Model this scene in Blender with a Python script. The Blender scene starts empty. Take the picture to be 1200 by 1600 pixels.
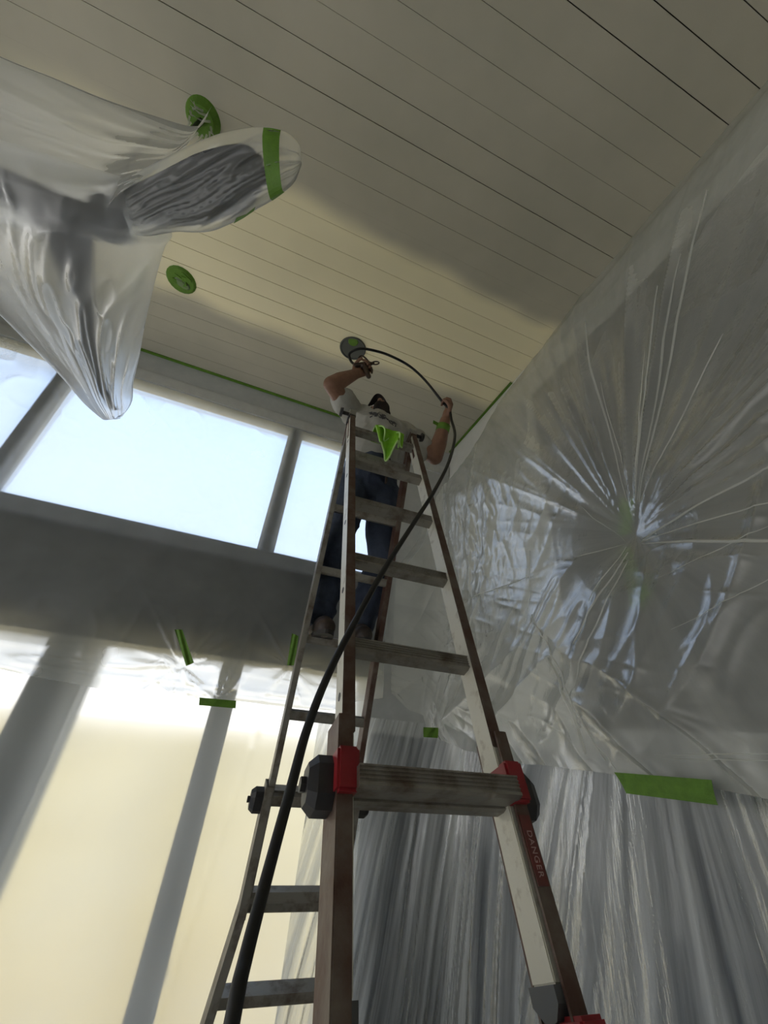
import bpy, bmesh, math, random
import numpy as np
from mathutils import Vector, Matrix
random.seed(7)
sc = bpy.context.scene
COL = sc.collection
# ------------------------------------------------------------------ camera (eye level is z = 0, floor at z = -1.5)
cd = bpy.data.cameras.new('camera'); cam = bpy.data.objects.new('camera', cd); COL.objects.link(cam)
cd.sensor_fit = 'VERTICAL'; cd.sensor_height = 36.0; cd.lens = 604.77 / 1600 * 36.0
cd.clip_start = 0.02; cd.clip_end = 500
cam.matrix_world = Matrix(((0.9274, -0.2539, -0.2746, 0), (-0.3638, -0.4424, -0.8197, 0), (0.0866, 0.8601, -0.5026, 0), (0, 0, 0, 1)))
sc.camera = cam
# ------------------------------------------------------------------ world, sun, exposure
w = bpy.data.worlds.new('sky'); sc.world = w; w.use_nodes = True
nt = w.node_tree; nt.nodes.clear()
wo = nt.nodes.new('ShaderNodeOutputWorld'); bg = nt.nodes.new('ShaderNodeBackground')
tc = nt.nodes.new('ShaderNodeTexCoord'); sp = nt.nodes.new('ShaderNodeSeparateXYZ'); rp = nt.nodes.new('ShaderNodeValToRGB')
nt.links.new(tc.outputs['Generated'], sp.inputs[0]); nt.links.new(sp.outputs['Z'], rp.inputs[0])
nt.links.new(rp.outputs[0], bg.inputs[0]); nt.links.new(bg.outputs[0], wo.inputs[0])
els = rp.color_ramp.elements
els[0].position = 0.0; els[0].color = (1.0, 0.98, 0.94, 1)
els[1].position = 1.0; els[1].color = (0.24, 0.40, 0.70, 1)
e = els.new(0.28); e.color = (0.40, 0.47, 0.59, 1)
bg.inputs[1].default_value = 2.0
sd = bpy.data.lights.new('sun', 'SUN'); sd.energy = 2.6; sd.angle = 0.01; sd.color = (1.0, 0.9, 0.74)
so = bpy.data.objects.new('sun', sd); COL.objects.link(so)
sd.color = (1.0, 0.92, 0.74)
so.rotation_euler = Vector((-0.6, 0.03, -0.8)).to_track_quat('-Z', 'Y').to_euler()
vs = sc.view_settings; vs.view_transform = 'Standard'; vs.look = 'None'; vs.gamma = 1.0; vs.use_curve_mapping = False
vs.exposure = 0.6
sc.cycles.max_bounces = 10; sc.cycles.transparent_max_bounces = 16

# ------------------------------------------------------------------ helpers
def vnoise(x, y, seed=0):
    x = np.asarray(x, float); y = np.asarray(y, float)
    xi = np.floor(x).astype(np.int64); yi = np.floor(y).astype(np.int64); xf = x - xi; yf = y - yi
    def h(a, b):
        n = (a * 374761393 + b * 668265263 + seed * 1442695041) & 0x7fffffff
        n = ((n ^ (n >> 13)) * 1274126177) & 0x7fffffff
        n = (n ^ (n >> 16)) & 0xffff
        return n / 65535.0
    u = xf * xf * (3 - 2 * xf); v = yf * yf * (3 - 2 * yf)
    return (h(xi, yi) * (1 - u) + h(xi + 1, yi) * u) * (1 - v) + (h(xi, yi + 1) * (1 - u) + h(xi + 1, yi + 1) * u) * v
def ridge(x, y, seed=0):
    return 1 - np.abs(2 * vnoise(x, y, seed) - 1)

class MB:
    def __init__(s): s.v = []; s.f = []
    def add(s, vs, fs):
        o = len(s.v); s.v += [tuple(map(float, p)) for p in vs]; s.f += [tuple(i + o for i in f) for f in fs]; return s
    def obox(s, c, ax, ay, az, hx, hy, hz):
        c, ax, ay, az = (Vector(q) for q in (c, ax, ay, az))
        P = [c + ax * hx * i + ay * hy * j + az * hz * k for k in (-1, 1) for j in (-1, 1) for i in (-1, 1)]
        return s.add(P, [(0, 2, 3, 1), (4, 5, 7, 6), (0, 1, 5, 4), (2, 6, 7, 3), (0, 4, 6, 2), (1, 3, 7, 5)])
    def box(s, x0, x1, y0, y1, z0, z1):
        return s.obox(((x0 + x1) / 2, (y0 + y1) / 2, (z0 + z1) / 2), (1, 0, 0), (0, 1, 0), (0, 0, 1), (x1 - x0) / 2, (y1 - y0) / 2, (z1 - z0) / 2)
    def tube(s, pts, r, n=10, closed=False):
        pts = [Vector(p) for p in pts]; N = len(pts); rs = r if hasattr(r, '__len__') else [r] * N
        t0 = (pts[1] - pts[0]).normalized(); a = t0.orthogonal().normalized(); V = []; F = []
        for i, p in enumerate(pts):
            t = (pts[(i + 1) % N] - pts[i - 1]) if closed else (pts[min(i + 1, N - 1)] - pts[max(i - 1, 0)])
            t = t.normalized(); a = (a - t * a.dot(t)).normalized(); b = t.cross(a)
            V += [p + (a * math.cos(k * 2 * math.pi / n) + b * math.sin(k * 2 * math.pi / n)) * rs[i] for k in range(n)]
        for i in range(N if closed else N - 1):
            j = (i + 1) % N
            F += [(i * n + k, i * n + (k + 1) % n, j * n + (k + 1) % n, j * n + k) for k in range(n)]
        if not closed: F += [tuple(range(n - 1, -1, -1)), tuple((N - 1) * n + k for k in range(n))]
        return s.add(V, F)
    def prism(s, prof, o, ax, ay, az, l0, l1):     # profile in (ax, ay), extruded along az
        o, ax, ay, az = (Vector(q) for q in (o, ax, ay, az)); n = len(prof)
        V = [o + ax * p + ay * q + az * l for l in (l0, l1) for p, q in prof]
        F = [(i, (i + 1) % n, n + (i + 1) % n, n + i) for i in range(n)] + [tuple(range(n - 1, -1, -1)), tuple(range(n, 2 * n))]
        return s.add(V, F)
    def disc(s, c, nrm, r, h, n=28, r2=None):
        nrm = Vector(nrm).normalized(); a = nrm.orthogonal().normalized(); b = nrm.cross(a); c = Vector(c); r2 = r if r2 is None else r2
        V = [c + (a * math.cos(k * 2 * math.pi / n) + b * math.sin(k * 2 * math.pi / n)) * (r if l == 0 else r2) + nrm * l * h for l in (0, 1) for k in range(n)]
        return s.add(V, [(k, (k + 1) % n, n + (k + 1) % n, n + k) for k in range(n)] + [tuple(range(n - 1, -1, -1)), tuple(range(n, 2 * n))])
    def cap(s, p, q, r1, r2, n=14, m=5):            # tapered capsule
        p, q = Vector(p), Vector(q); t = (q - p).normalized() if (q - p).length > 1e-6 else Vector((0, 0, 1))
        a = t.orthogonal().normalized(); b = t.cross(a); rings = []
        for i in range(1, m + 1): g = -math.pi / 2 + i * math.pi / 2 / m; rings.append((p + t * r1 * math.sin(g), r1 * math.cos(g)))
        for i in range(0, m): g = i * math.pi / 2 / m; rings.append((q + t * r2 * math.sin(g), r2 * math.cos(g)))
        V = [p - t * r1] + [c + (a * math.cos(k * 2 * math.pi / n) + b * math.sin(k * 2 * math.pi / n)) * r for c, r in rings for k in range(n)] + [q + t * r2]
        F = [(0, 1 + (k + 1) % n, 1 + k) for k in range(n)]
        for i in range(len(rings) - 1):
            F += [(1 + i * n + k, 1 + i * n + (k + 1) % n, 1 + (i + 1) * n + (k + 1) % n, 1 + (i + 1) * n + k) for k in range(n)]
        L = 1 + (len(rings) - 1) * n; F += [(L + k, L + (k + 1) % n, len(V) - 1) for k in range(n)]
        return s.add(V, F)
    def ell(s, c, ax, ay, az, n=20, m=12):
        c, ax, ay, az = (Vector(q) for q in (c, ax, ay, az)); V = [c - az]
        for i in range(1, m):
            g = -math.pi / 2 + i * math.pi / m
            V += [c + az * math.sin(g) + (ax * math.cos(k * 2 * math.pi / n) + ay * math.sin(k * 2 * math.pi / n)) * math.cos(g) for k in range(n)]
        V.append(c + az); F = [(0, 1 + (k + 1) % n, 1 + k) for k in range(n)]
        for i in range(m - 2):
            F += [(1 + i * n + k, 1 + i * n + (k + 1) % n, 1 + (i + 1) * n + (k + 1) % n, 1 + (i + 1) * n + k) for k in range(n)]
        L = 1 + (m - 2) * n; F += [(L + k, L + (k + 1) % n, len(V) - 1) for k in range(n)]
        return s.add(V, F)
    def grid(s, P):                                  # P: (nu, nv, 3) array
        P = np.asarray(P); nu, nv = P.shape[:2]; V = P.reshape(-1, 3).tolist()
        F = [(i * nv + j, (i + 1) * nv + j, (i + 1) * nv + j + 1, i * nv + j + 1) for i in range(nu - 1) for j in range(nv - 1)]
        return s.add(V, F)
    def mesh(s, name):
        me = bpy.data.meshes.new(name); me.from_pydata(s.v, [], s.f); me.update(); return me

def link(name, me, mat, parent=None, smooth=False):
    o = bpy.data.objects.new(name, me); COL.objects.link(o)
    if mat is not None and not me.materials: me.materials.append(mat)
    if parent is not None: o.parent = parent
    if smooth: me.polygons.foreach_set('use_smooth', [True] * len(me.polygons))
    return o
def build(name, mb, mat, parent=None, smooth=False, bevel=0.0, uv=None):
    me = mb.mesh(name)
    if uv is not None:
        li = np.empty(len(me.loops), np.int64); me.loops.foreach_get('vertex_index', li)
        me.uv_layers.new(name='uv').data.foreach_set('uv', np.asarray(uv, float).reshape(-1, 2)[li].ravel())
    if bevel:
        bm = bmesh.new(); bm.from_mesh(me)
        ed = [e for e in bm.edges if len(e.link_faces) == 2 and e.calc_face_angle(0) > 0.5]
        bmesh.ops.bevel(bm, geom=ed, offset=bevel, segments=2, affect='EDGES'); bm.to_mesh(me); bm.free()
    return link(name, me, mat, parent, smooth)
def remeshed(name, mb, mat, voxel, smooth_it, parent=None, wr=None):
    me = mb.mesh(name + '_src'); o = bpy.data.objects.new(name + '_src', me); COL.objects.link(o)
    m = o.modifiers.new('r', 'REMESH'); m.mode = 'VOXEL'; m.voxel_size = voxel
    m2 = o.modifiers.new('s', 'SMOOTH'); m2.iterations = smooth_it; m2.factor = 0.5
    dg = bpy.context.evaluated_depsgraph_get(); dg.update()
    out = bpy.data.meshes.new_from_object(o.evaluated_get(dg)); out.name = name
    bpy.data.objects.remove(o); bpy.data.meshes.remove(me)
    if wr:
        n = len(out.vertices); co = np.empty(n * 3); no = np.empty(n * 3)
        out.vertices.foreach_get('co', co); out.vertices.foreach_get('normal', no)
        co = co.reshape(-1, 3); no = no.reshape(-1, 3); co += no * wr(co)[:, None]
        out.vertices.foreach_set('co', co.ravel()); out.update()
    return link(name, out, mat, parent, True)
def empty(name, loc=(0, 0, 0)):
    o = bpy.data.objects.new(name, None); COL.objects.link(o); o.location = loc; o.empty_display_size = 0.05; return o
def thing(name, label, cat, group=None):
    return tag(empty(name), label, cat, group)
def tag(o, label=None, cat=None, group=None, kind=None):
    if label: o['label'] = label
    if cat: o['category'] = cat
    if group: o['group'] = group
    if kind: o['kind'] = kind
    return o
def catmull(P, n=8):
    P = [Vector(p) for p in P]; Q = [P[0] * 2 - P[1]] + P + [P[-1] * 2 - P[-2]]; out = []
    for i in range(1, len(Q) - 2):
        for k in range(n):
            t = k / n; a, b, c, d = Q[i - 1:i + 3]
            out.append(0.5 * (2 * b + (c - a) * t + (2 * a - 5 * b + 4 * c - d) * t * t + (3 * b - a - 3 * c + d) * t ** 3))
    return out + [P[-1]]
def resample(P, n):
    P = np.array([list(p) for p in catmull(P, 8)]); L = np.r_[0, np.cumsum(np.linalg.norm(np.diff(P, axis=0), axis=1))]
    t = np.linspace(0, L[-1], n); return np.stack([np.interp(t, L, P[:, k]) for k in range(3)], 1)

# ------------------------------------------------------------------ materials
class NT:
    def __init__(s, name):
        s.m = bpy.data.materials.new(name); s.m.use_nodes = True; s.t = s.m.node_tree; s.t.nodes.clear()
        s.out = s.n('OutputMaterial')
    def n(s, typ, **kw):
        nd = s.t.nodes.new('ShaderNode' + typ)
        for k, v in kw.items():
            if hasattr(nd, k) and not k[0].isupper(): setattr(nd, k, v)
            else: nd.inputs[k].default_value = v
        return nd
    def l(s, a, b): s.t.links.new(a, b)
    def noise(s, scale, detail=4, rough=0.55, stretch=None, coord=None):
        co = coord if coord else s.n('NewGeometry').outputs['Position']
        if stretch:
            mp = s.n('Mapping'); mp.inputs['Scale'].default_value = stretch; s.l(co, mp.inputs[0]); co = mp.outputs[0]
        nz = s.n('TexNoise'); nz.inputs['Scale'].default_value = scale; nz.inputs['Detail'].default_value = detail; nz.inputs['Roughness'].default_value = rough
        s.l(co, nz.inputs['Vector']); return nz.outputs['Fac']
    def ramp(s, fac, stops):
        r = s.n('ValToRGB'); e = r.color_ramp.elements
        e[0].position, e[0].color = stops[0][0], (*stops[0][1], 1); e[1].position, e[1].color = stops[-1][0], (*stops[-1][1], 1)
        for p, c in stops[1:-1]: q = e.new(p); q.color = (*c, 1)
        s.l(fac, r.inputs[0]); return r.outputs[0]
    def mixc(s, fac, a, b):
        m = s.n('Mix', data_type='RGBA')
        for sock, val in ((m.inputs[0], fac), (m.inputs[6], a), (m.inputs[7], b)):
            if hasattr(val, 'links'): s.l(val, sock)
            else: sock.default_value = val if not isinstance(val, tuple) else (*val, 1)
        return m.outputs[2]
    def math(s, op, a, b=None, c=None, clamp=False):
        m = s.n('Math', operation=op); m.use_clamp = clamp
        for i, v in enumerate((a, b, c)):
            if v is None: continue
            if hasattr(v, 'links'): s.l(v, m.inputs[i])
            else: m.inputs[i].default_value = v
        return m.outputs[0]
    def mixs(s, fac, a, b):
        m = s.n('MixShader')
        if hasattr(fac, 'links'): s.l(fac, m.inputs[0])
        else: m.inputs[0].default_value = fac
        s.l(a, m.inputs[1]); s.l(b, m.inputs[2]); return m.outputs[0]
    def bump(s, h, strength, dist=0.01):
        b = s.n('Bump'); b.inputs['Strength'].default_value = strength; b.inputs['Distance'].default_value = dist; s.l(h, b.inputs['Height']); return b.outputs[0]
    def done(s, shader): s.l(shader, s.out.inputs[0]); return s.m
def pbr(name, c1, c2=None, rough=0.5, metal=0.0, scale=12, bump=0.0, bscale=60, stretch=None, lo=0.35, hi=0.65):
    N = NT(name); p = N.n('BsdfPrincipled'); p.inputs['Roughness'].default_value = rough; p.inputs['Metallic'].default_value = metal
    if c2 is None: p.inputs['Base Color'].default_value = (*c1, 1)
    else: N.l(N.ramp(N.noise(scale, 5, 0.6, stretch), [(lo, c1), (hi, c2)]), p.inputs['Base Color'])
    if bump: N.l(N.bump(N.noise(bscale, 4), bump), p.inputs['Normal'])
    return N.done(p.outputs[0])

def plastic(name, see=0.4, rough_refr=0.35, clear=0.5, col=(0.86, 0.87, 0.86), gloss=0.5, grough=0.18, bump=0.25, bscale=14, stretch=None, crisp=0.0, thru=0.6, streak=None):
    """thin milky polythene: part scatters (translucent + diffuse), part is seen through (clear + blurred), plus a sheen"""
    N = NT(name)
    h = N.noise(bscale, 6, 0.6, stretch)
    if crisp:
        v = N.n('TexVoronoi'); v.feature = 'DISTANCE_TO_EDGE'; v.inputs['Scale'].default_value = bscale * 1.6
        cw = N.n('NewGeometry').outputs['Position']; nz = N.n('TexNoise'); nz.inputs['Scale'].default_value = 6; N.l(cw, nz.inputs['Vector'])
        mv = N.n('VectorMath', operation='MULTIPLY_ADD'); mv.inputs[1].default_value = (0.25,) * 3; N.l(nz.outputs['Color'], mv.inputs[0]); N.l(cw, mv.inputs[2]); N.l(mv.outputs[0], v.inputs['Vector'])
        h = N.math('ADD', h, N.math('MULTIPLY', v.outputs['Distance'], crisp))
    nb = N.bump(h, bump, 0.03)
    tl = N.n('BsdfTranslucent'); tl.inputs[0].default_value = (*col, 1)
    df = N.n('BsdfDiffuse'); df.inputs[0].default_value = (*col, 1); N.l(nb, df.inputs['Normal'])
    milk = N.mixs(thru, df.outputs[0], tl.outputs[0])
    tr = N.n('BsdfTransparent'); tr.inputs[0].default_value = (0.97, 0.98, 0.97, 1)
    rf = N.n('BsdfRefraction'); rf.inputs['Roughness'].default_value = rough_refr; rf.inputs['IOR'].default_value = 1.25
    seen = N.mixs(clear, rf.outputs[0], tr.outputs[0])
    cloud = N.math('MULTIPLY_ADD', N.noise(2.3, 3), 0.3, see - 0.15, clamp=True)
    if streak:                                         # layers pile up along the folds, so the film is milkier there
        su, sv, amt = streak
        st = N.math('MULTIPLY_ADD', N.noise(1.0, 5, 0.62, (su, sv, 1), N.n('UVMap').outputs[0]), 2.6 * amt, -1.3 * amt)
        cloud = N.math('ADD', cloud, st, clamp=True)
    body = N.mixs(cloud, milk, seen)
    gl = N.n('BsdfGlossy'); gl.inputs['Roughness'].default_value = grough; N.l(nb, gl.inputs['Normal'])
    fr = N.n('LayerWeight'); fr.inputs[0].default_value = 0.25; N.l(nb, fr.inputs['Normal'])
    return N.done(N.mixs(N.math('MULTIPLY_ADD', fr.outputs['Fresnel'], gloss, 0.03, clamp=True), body, gl.outputs[0]))

MAT = {}
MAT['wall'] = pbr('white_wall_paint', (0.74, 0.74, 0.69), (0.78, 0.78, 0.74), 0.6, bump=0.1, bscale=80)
MAT['trim'] = pbr('trim_paint', (0.50, 0.51, 0.50), (0.56, 0.57, 0.55), 0.45)  # white trim greyed along with the far wall for its backlit shade
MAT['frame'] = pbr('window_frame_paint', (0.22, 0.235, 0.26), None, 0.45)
MAT['wall_shade'] = pbr('wall_paint_greyed_for_shade', (0.44, 0.455, 0.45), (0.49, 0.50, 0.49), 0.6, bump=0.1, bscale=80)  # wall paint greyed so the far wall reads as backlit and shaded
MAT['floor'] = pbr('canvas_covered_floor', (0.60, 0.55, 0.46), (0.68, 0.63, 0.53), 0.8)
MAT['patio'] = pbr('sunlit_terrace_stone', (0.53, 0.39, 0.15), (0.59, 0.45, 0.20), 0.85, scale=0.6)
MAT['dark_back'] = pbr('dark_batten', (0.05, 0.045, 0.035), None, 0.9)
MAT['slate'] = pbr('slate_blue_door', (0.05, 0.065, 0.085), (0.07, 0.085, 0.105), 0.4, scale=3)
MAT['panel_and_shade'] = pbr('grey_panel_and_shade', (0.06, 0.065, 0.068), (0.10, 0.105, 0.108), 0.6, scale=2.0)  # dark panel colour, also carries the shade on the spandrel
MAT['post'] = pbr('grey_post_paint', (0.10, 0.12, 0.13), None, 0.5)
# ceiling paint: dry greyed primer with a freshly sprayed cream band along the window side
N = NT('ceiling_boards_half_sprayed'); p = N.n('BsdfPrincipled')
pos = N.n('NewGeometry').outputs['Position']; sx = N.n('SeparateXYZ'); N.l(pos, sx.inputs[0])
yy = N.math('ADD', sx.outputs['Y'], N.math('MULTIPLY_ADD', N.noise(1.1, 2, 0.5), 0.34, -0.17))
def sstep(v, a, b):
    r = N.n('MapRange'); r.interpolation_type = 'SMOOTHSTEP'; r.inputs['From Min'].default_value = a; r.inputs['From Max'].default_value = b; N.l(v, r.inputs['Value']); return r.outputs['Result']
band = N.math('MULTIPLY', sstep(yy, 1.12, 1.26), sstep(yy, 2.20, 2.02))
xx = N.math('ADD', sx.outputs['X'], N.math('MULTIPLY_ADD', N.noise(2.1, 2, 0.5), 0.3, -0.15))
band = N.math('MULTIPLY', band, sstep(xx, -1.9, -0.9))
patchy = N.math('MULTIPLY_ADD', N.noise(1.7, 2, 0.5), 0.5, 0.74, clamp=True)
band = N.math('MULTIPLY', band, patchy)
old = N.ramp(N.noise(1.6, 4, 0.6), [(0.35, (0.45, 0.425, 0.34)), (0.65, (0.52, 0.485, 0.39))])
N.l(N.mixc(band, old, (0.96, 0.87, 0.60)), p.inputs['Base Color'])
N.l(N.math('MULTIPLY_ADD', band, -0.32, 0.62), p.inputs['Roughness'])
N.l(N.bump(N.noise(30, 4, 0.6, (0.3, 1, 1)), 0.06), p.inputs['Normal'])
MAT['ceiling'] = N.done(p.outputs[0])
# window pane
N = NT('window_glass'); a = N.n('BsdfTransparent'); a.inputs[0].default_value = (0.95, 0.955, 0.96, 1); g = N.n('BsdfGlossy'); g.inputs['Roughness'].default_value = 0.02
lw = N.n('LayerWeight'); lw.inputs[0].default_value = 0.12
MAT['glass'] = N.done(N.mixs(N.math('MULTIPLY', lw.outputs['Fresnel'], 0.6), a.outputs[0], g.outputs[0]))
MAT['sheet_window'] = plastic('milky_sheet_over_windows', see=0.66, clear=0.5, rough_refr=0.25, gloss=0.15, bump=0.1, bscale=9, thru=0.75, col=(0.85, 0.87, 0.88))
MAT['sheet_low'] = plastic('milky_sheet_lower_window', see=0.55, clear=0.12, rough_refr=0.38, gloss=0.25, bump=0.1, bscale=6, thru=0.75, col=(0.86, 0.86, 0.82))
MAT['sheet_right'] = plastic('crumpled_sheet', see=0.60, clear=0.65, gloss=0.30, grough=0.27, bump=0.14, bscale=11, crisp=0.2, thru=0.4, col=(0.82, 0.83, 0.78), streak=(5, 0.9, 0.24))
MAT['sheet_pleat'] = plastic('pleated_sheet', see=0.55, clear=0.7, gloss=0.6, grough=0.25, bump=0.3, bscale=16, stretch=(1, 1, 0.10), thru=0.3, col=(0.82, 0.84, 0.84), streak=(26, 0.5, 0.8))
MAT['sheet_fold'] = plastic('doubled_film_at_folds', see=0.25, clear=0.7, gloss=0.5, grough=0.3, bump=0.1, bscale=20, thru=0.4, col=(0.88, 0.89, 0.84))
MAT['bag'] = plastic('fan_wrap', see=0.76, clear=0.35, rough_refr=0.35, gloss=0.22, grough=0.32, bump=0.12, bscale=9, thru=0.6)
MAT['tape'] = pbr('green_masking_tape', (0.085, 0.19, 0.012), (0.115, 0.25, 0.018), 0.6, scale=30, bump=0.15, bscale=200)
MAT['alu'] = pbr('worn_aluminium', (0.27, 0.255, 0.225), (0.12, 0.085, 0.06), 0.42, 0.5, scale=16, lo=0.48, hi=0.72, bump=0.1)
MAT['alu_paint'] = pbr('aluminium_paint_spattered', (0.62, 0.60, 0.52), (0.30, 0.25, 0.19), 0.5, 0.3, scale=22, lo=0.55, hi=0.75, bump=0.1)
MAT['alu_rust'] = pbr('aluminium_red_brown_stain', (0.085, 0.042, 0.030), (0.17, 0.14, 0.115), 0.5, 0.3, scale=12, lo=0.42, hi=0.72, bump=0.1)
MAT['black'] = pbr('black_plastic', (0.012, 0.012, 0.014), (0.03, 0.028, 0.03), 0.45)
MAT['red'] = pbr('red_plastic', (0.22, 0.006, 0.012), (0.30, 0.012, 0.018), 0.45)
MAT['grey_rubber'] = pbr('grey_rubber', (0.10, 0.105, 0.11), None, 0.6)
MAT['skin'] = pbr('skin', (0.21, 0.105, 0.065), (0.26, 0.135, 0.085), 0.55, scale=20)
MAT['denim'] = pbr('blue_denim', (0.018, 0.028, 0.055), (0.045, 0.06, 0.095), 0.8, scale=9, bump=0.2, bscale=160)
MAT['boot'] = pbr('boot_leather', (0.022, 0.015, 0.012), (0.06, 0.04, 0.03), 0.6, scale=30)
MAT['sole'] = pbr('boot_sole', (0.02, 0.018, 0.016), None, 0.7)
MAT['cap'] = pbr('dark_cap_cloth', (0.014, 0.009, 0.009), (0.03, 0.02, 0.018), 0.8)
MAT['rag'] = pbr('lime_cloth', (0.20, 0.50, 0.02), (0.26, 0.60, 0.03), 0.8, scale=40, bump=0.3, bscale=300)
MAT['rag_edge'] = pbr('lime_hem', (0.55, 0.82, 0.30), None, 0.8)
MAT['hose'] = pbr('black_hose', (0.006, 0.0055, 0.0055), None, 0.55)
MAT['gun'] = pbr('dark_gun_metal', (0.05, 0.035, 0.028), (0.09, 0.06, 0.045), 0.4, 0.5)
MAT['fan'] = pbr('dark_fan_blade', (0.008, 0.008, 0.009), None, 0.4)
MAT['lamp_hole'] = pbr('dark_lamp_baffle', (0.08, 0.085, 0.08), None, 0.5)
MAT['steel'] = pbr('steel', (0.32, 0.31, 0.29), None, 0.35, 0.8)
MAT['label_red'] = pbr('faded_red_sticker', (0.16, 0.03, 0.025), (0.10, 0.03, 0.025), 0.5, scale=40)
MAT['label_text'] = pbr('pale_print', (0.42, 0.28, 0.26), None, 0.6)
MAT['shirt'] = pbr('grey_tshirt', (0.31, 0.30, 0.27), (0.40, 0.39, 0.35), 0.85, scale=6, bump=0.15, bscale=120)
MAT['print'] = pbr('shirt_print', (0.07, 0.07, 0.075), None, 0.8)
MAT['white_eye'] = pbr('eye_white', (0.6, 0.58, 0.55), None, 0.3)

# ------------------------------------------------------------------ room
XR, YF, ZC, ZF = 1.58, 2.78, 2.60, -1.50
XL, YN = -3.6, -3.2
tag(build('floor', MB().box(XL, XR, YN, YF, ZF - 0.1, ZF), MAT['floor']), 'floor of the room covered for painting', kind='structure')
tag(build('ground', MB().box(-60, 60, YF + .02, 120, ZF - 0.4, ZF - 0.12), MAT['patio']), 'sunlit sandy terrace outside the windows', kind='structure')
ceil = tag(build('ceiling', MB().box(XL - .3, XR + .3, YN - .3, YF + .35, ZC + 0.02, ZC + 0.3), MAT['dark_back']), 'cream painted board ceiling with narrow dark joints', kind='structure')
PW = 0.1268
pm = MB().box(-(XR - XL) / 2, (XR - XL) / 2, -0.5, 0.5, 0, 0.0195)
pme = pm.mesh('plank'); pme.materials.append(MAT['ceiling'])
yk = YN; k = 0
gaps = {}
while yk < YF - 1e-6:
    y1 = min(yk + PW, YF)
    g = random.choice([0.0005, 0.0009, 0.0025, 0.0035, 0.0045, 0.002])
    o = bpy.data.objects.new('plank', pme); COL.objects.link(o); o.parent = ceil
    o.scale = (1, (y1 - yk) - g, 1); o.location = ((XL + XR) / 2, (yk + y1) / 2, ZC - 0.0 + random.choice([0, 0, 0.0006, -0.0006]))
    yk = y1; k += 1
# far wall: header, spandrel, solid corner, left pier
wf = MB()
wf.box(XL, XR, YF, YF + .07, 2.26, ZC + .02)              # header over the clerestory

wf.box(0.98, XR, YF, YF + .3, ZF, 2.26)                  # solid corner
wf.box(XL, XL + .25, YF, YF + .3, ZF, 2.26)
wfo = tag(build('wall_far', wf, MAT['wall_shade']), 'far wall with a clerestory above tall lower windows', kind='structure')
tag(build('trim_1', MB().box(XL, XR - .02, YF - .018, YF, 2.30, 2.385).box(XL, XR - .02, YF - .012, YF, 2.385, 2.40), MAT['trim']), 'white moulding above the clerestory', kind='structure')
tag(build('trim_2', MB().box(XL, 0.98, YF - .03, YF + .02, 1.00, 1.10), MAT['frame']), 'grey sill along the clerestory', kind='structure')
mull = [(-1.715, -1.635), (0.005, 0.085)]
wins = [(XL + .25, -1.715), (-1.635, 0.005), (0.085, 0.98)]
for i, (a, b) in enumerate(wins):
    wn = empty('window_%d' % (i + 1)); tag(wn, 'clerestory window, %s' % ['leftmost bay behind the wrapped fan', 'widest bay in the middle', 'bay behind the ladder'][i], kind='structure')
    build('frame', MB().box(a, a + .022, YF + .015, YF + .055, 1.1, 2.26).box(b - .022, b, YF + .015, YF + .055, 1.1, 2.26).box(a + .022, b - .022, YF + .015, YF + .055, 1.1, 1.122).box(a + .022, b - .022, YF + .015, YF + .055, 2.238, 2.26), MAT['trim'], wn)
    build('pane', MB().box(a + .022, b - .022, YF + .035, YF + .041, 1.122, 2.238), MAT['glass'], wn)
for i, (a, b) in enumerate(mull):
    tag(build('trim_%d' % (i + 3), MB().box(a, b, YF - .022, YF + .06, 1.1, 2.27), MAT['frame']), 'grey upright mullion of the clerestory', kind='structure')
lows = [(XL + .25, -1.9), (-1.8, -1.0), (-0.74, -0.03), (0.10, 0.98)]
for i, (a, b) in enumerate(lows):
    wn = empty('window_%d' % (i + 4)); tag(wn, 'tall lower window behind the milky sheet', kind='structure')
    build('pane', MB().box(a, b, YF + .16, YF + .166, ZF, 0.36), MAT['glass'], wn)
for i, (a, b) in enumerate([(-1.9, -1.8), (-1.0, -0.74), (-0.03, 0.10)]):
    tag(build('trim_%d' % (i + 5), MB().box(a, b, YF + .06, YF + .22, ZF, 0.36), MAT['post']), 'dark upright post between the lower windows', kind='structure')
tag(build('trim_10', MB().box(XL, 0.98, YF + .02, YF + .28, 0.36, 1.06), MAT['panel_and_shade']), 'spandrel band between upper and lower windows, toned dark grey for its backlit shade', kind='structure')  # backlit shade of the spandrel is put into its dark colour
# right wall with darker panel and slate door behind the sheets
tag(build('wall_right', MB().box(XR, XR + .2, YN, YF + .3, ZF, ZC + .02), MAT['wall']), 'white wall behind the crumpled plastic on the right', kind='structure')
tag(build('trim_8', MB().box(XR - .02, XR, 0.10, 1.55, -0.1, 2.25), MAT['panel_and_shade']), 'dark grey panel on the wall behind the plastic', kind='structure')
tag(build('trim_9', MB().box(1.0, XR - .03, YF - .012, YF, ZF, 0.02), MAT['slate']), 'dark slate panel in the far corner behind the pleats', kind='structure')
dr = empty('door_1'); tag(dr, 'dark slate blue door behind the pleated sheet', kind='structure')
for a, b in ((-0.6, 0.7), (0.74, 1.62), (1.66, 2.5)):
    build('panel', MB().box(XR - .03, XR, a, b, ZF, 0.02), MAT['slate'], dr)
wl_ = MB().box(XL - .2, XL, YN, YF + .3, ZF, -1.4).box(XL - .2, XL, YN, YF + .3, 0.7, ZC + .02).box(XL - .2, XL, YN, -1.6, -1.4, 0.7).box(XL - .2, XL, 2.5, YF + .3, -1.4, 0.7)
tag(build('wall_left', wl_, MAT['wall']), 'white wall out on the left with an added fill window', kind='structure')
tag(build('wall_near', MB().box(XL, XR, YN - .2, YN, ZF, ZC + .02), MAT['wall']), 'white wall behind the viewer', kind='structure')
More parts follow.
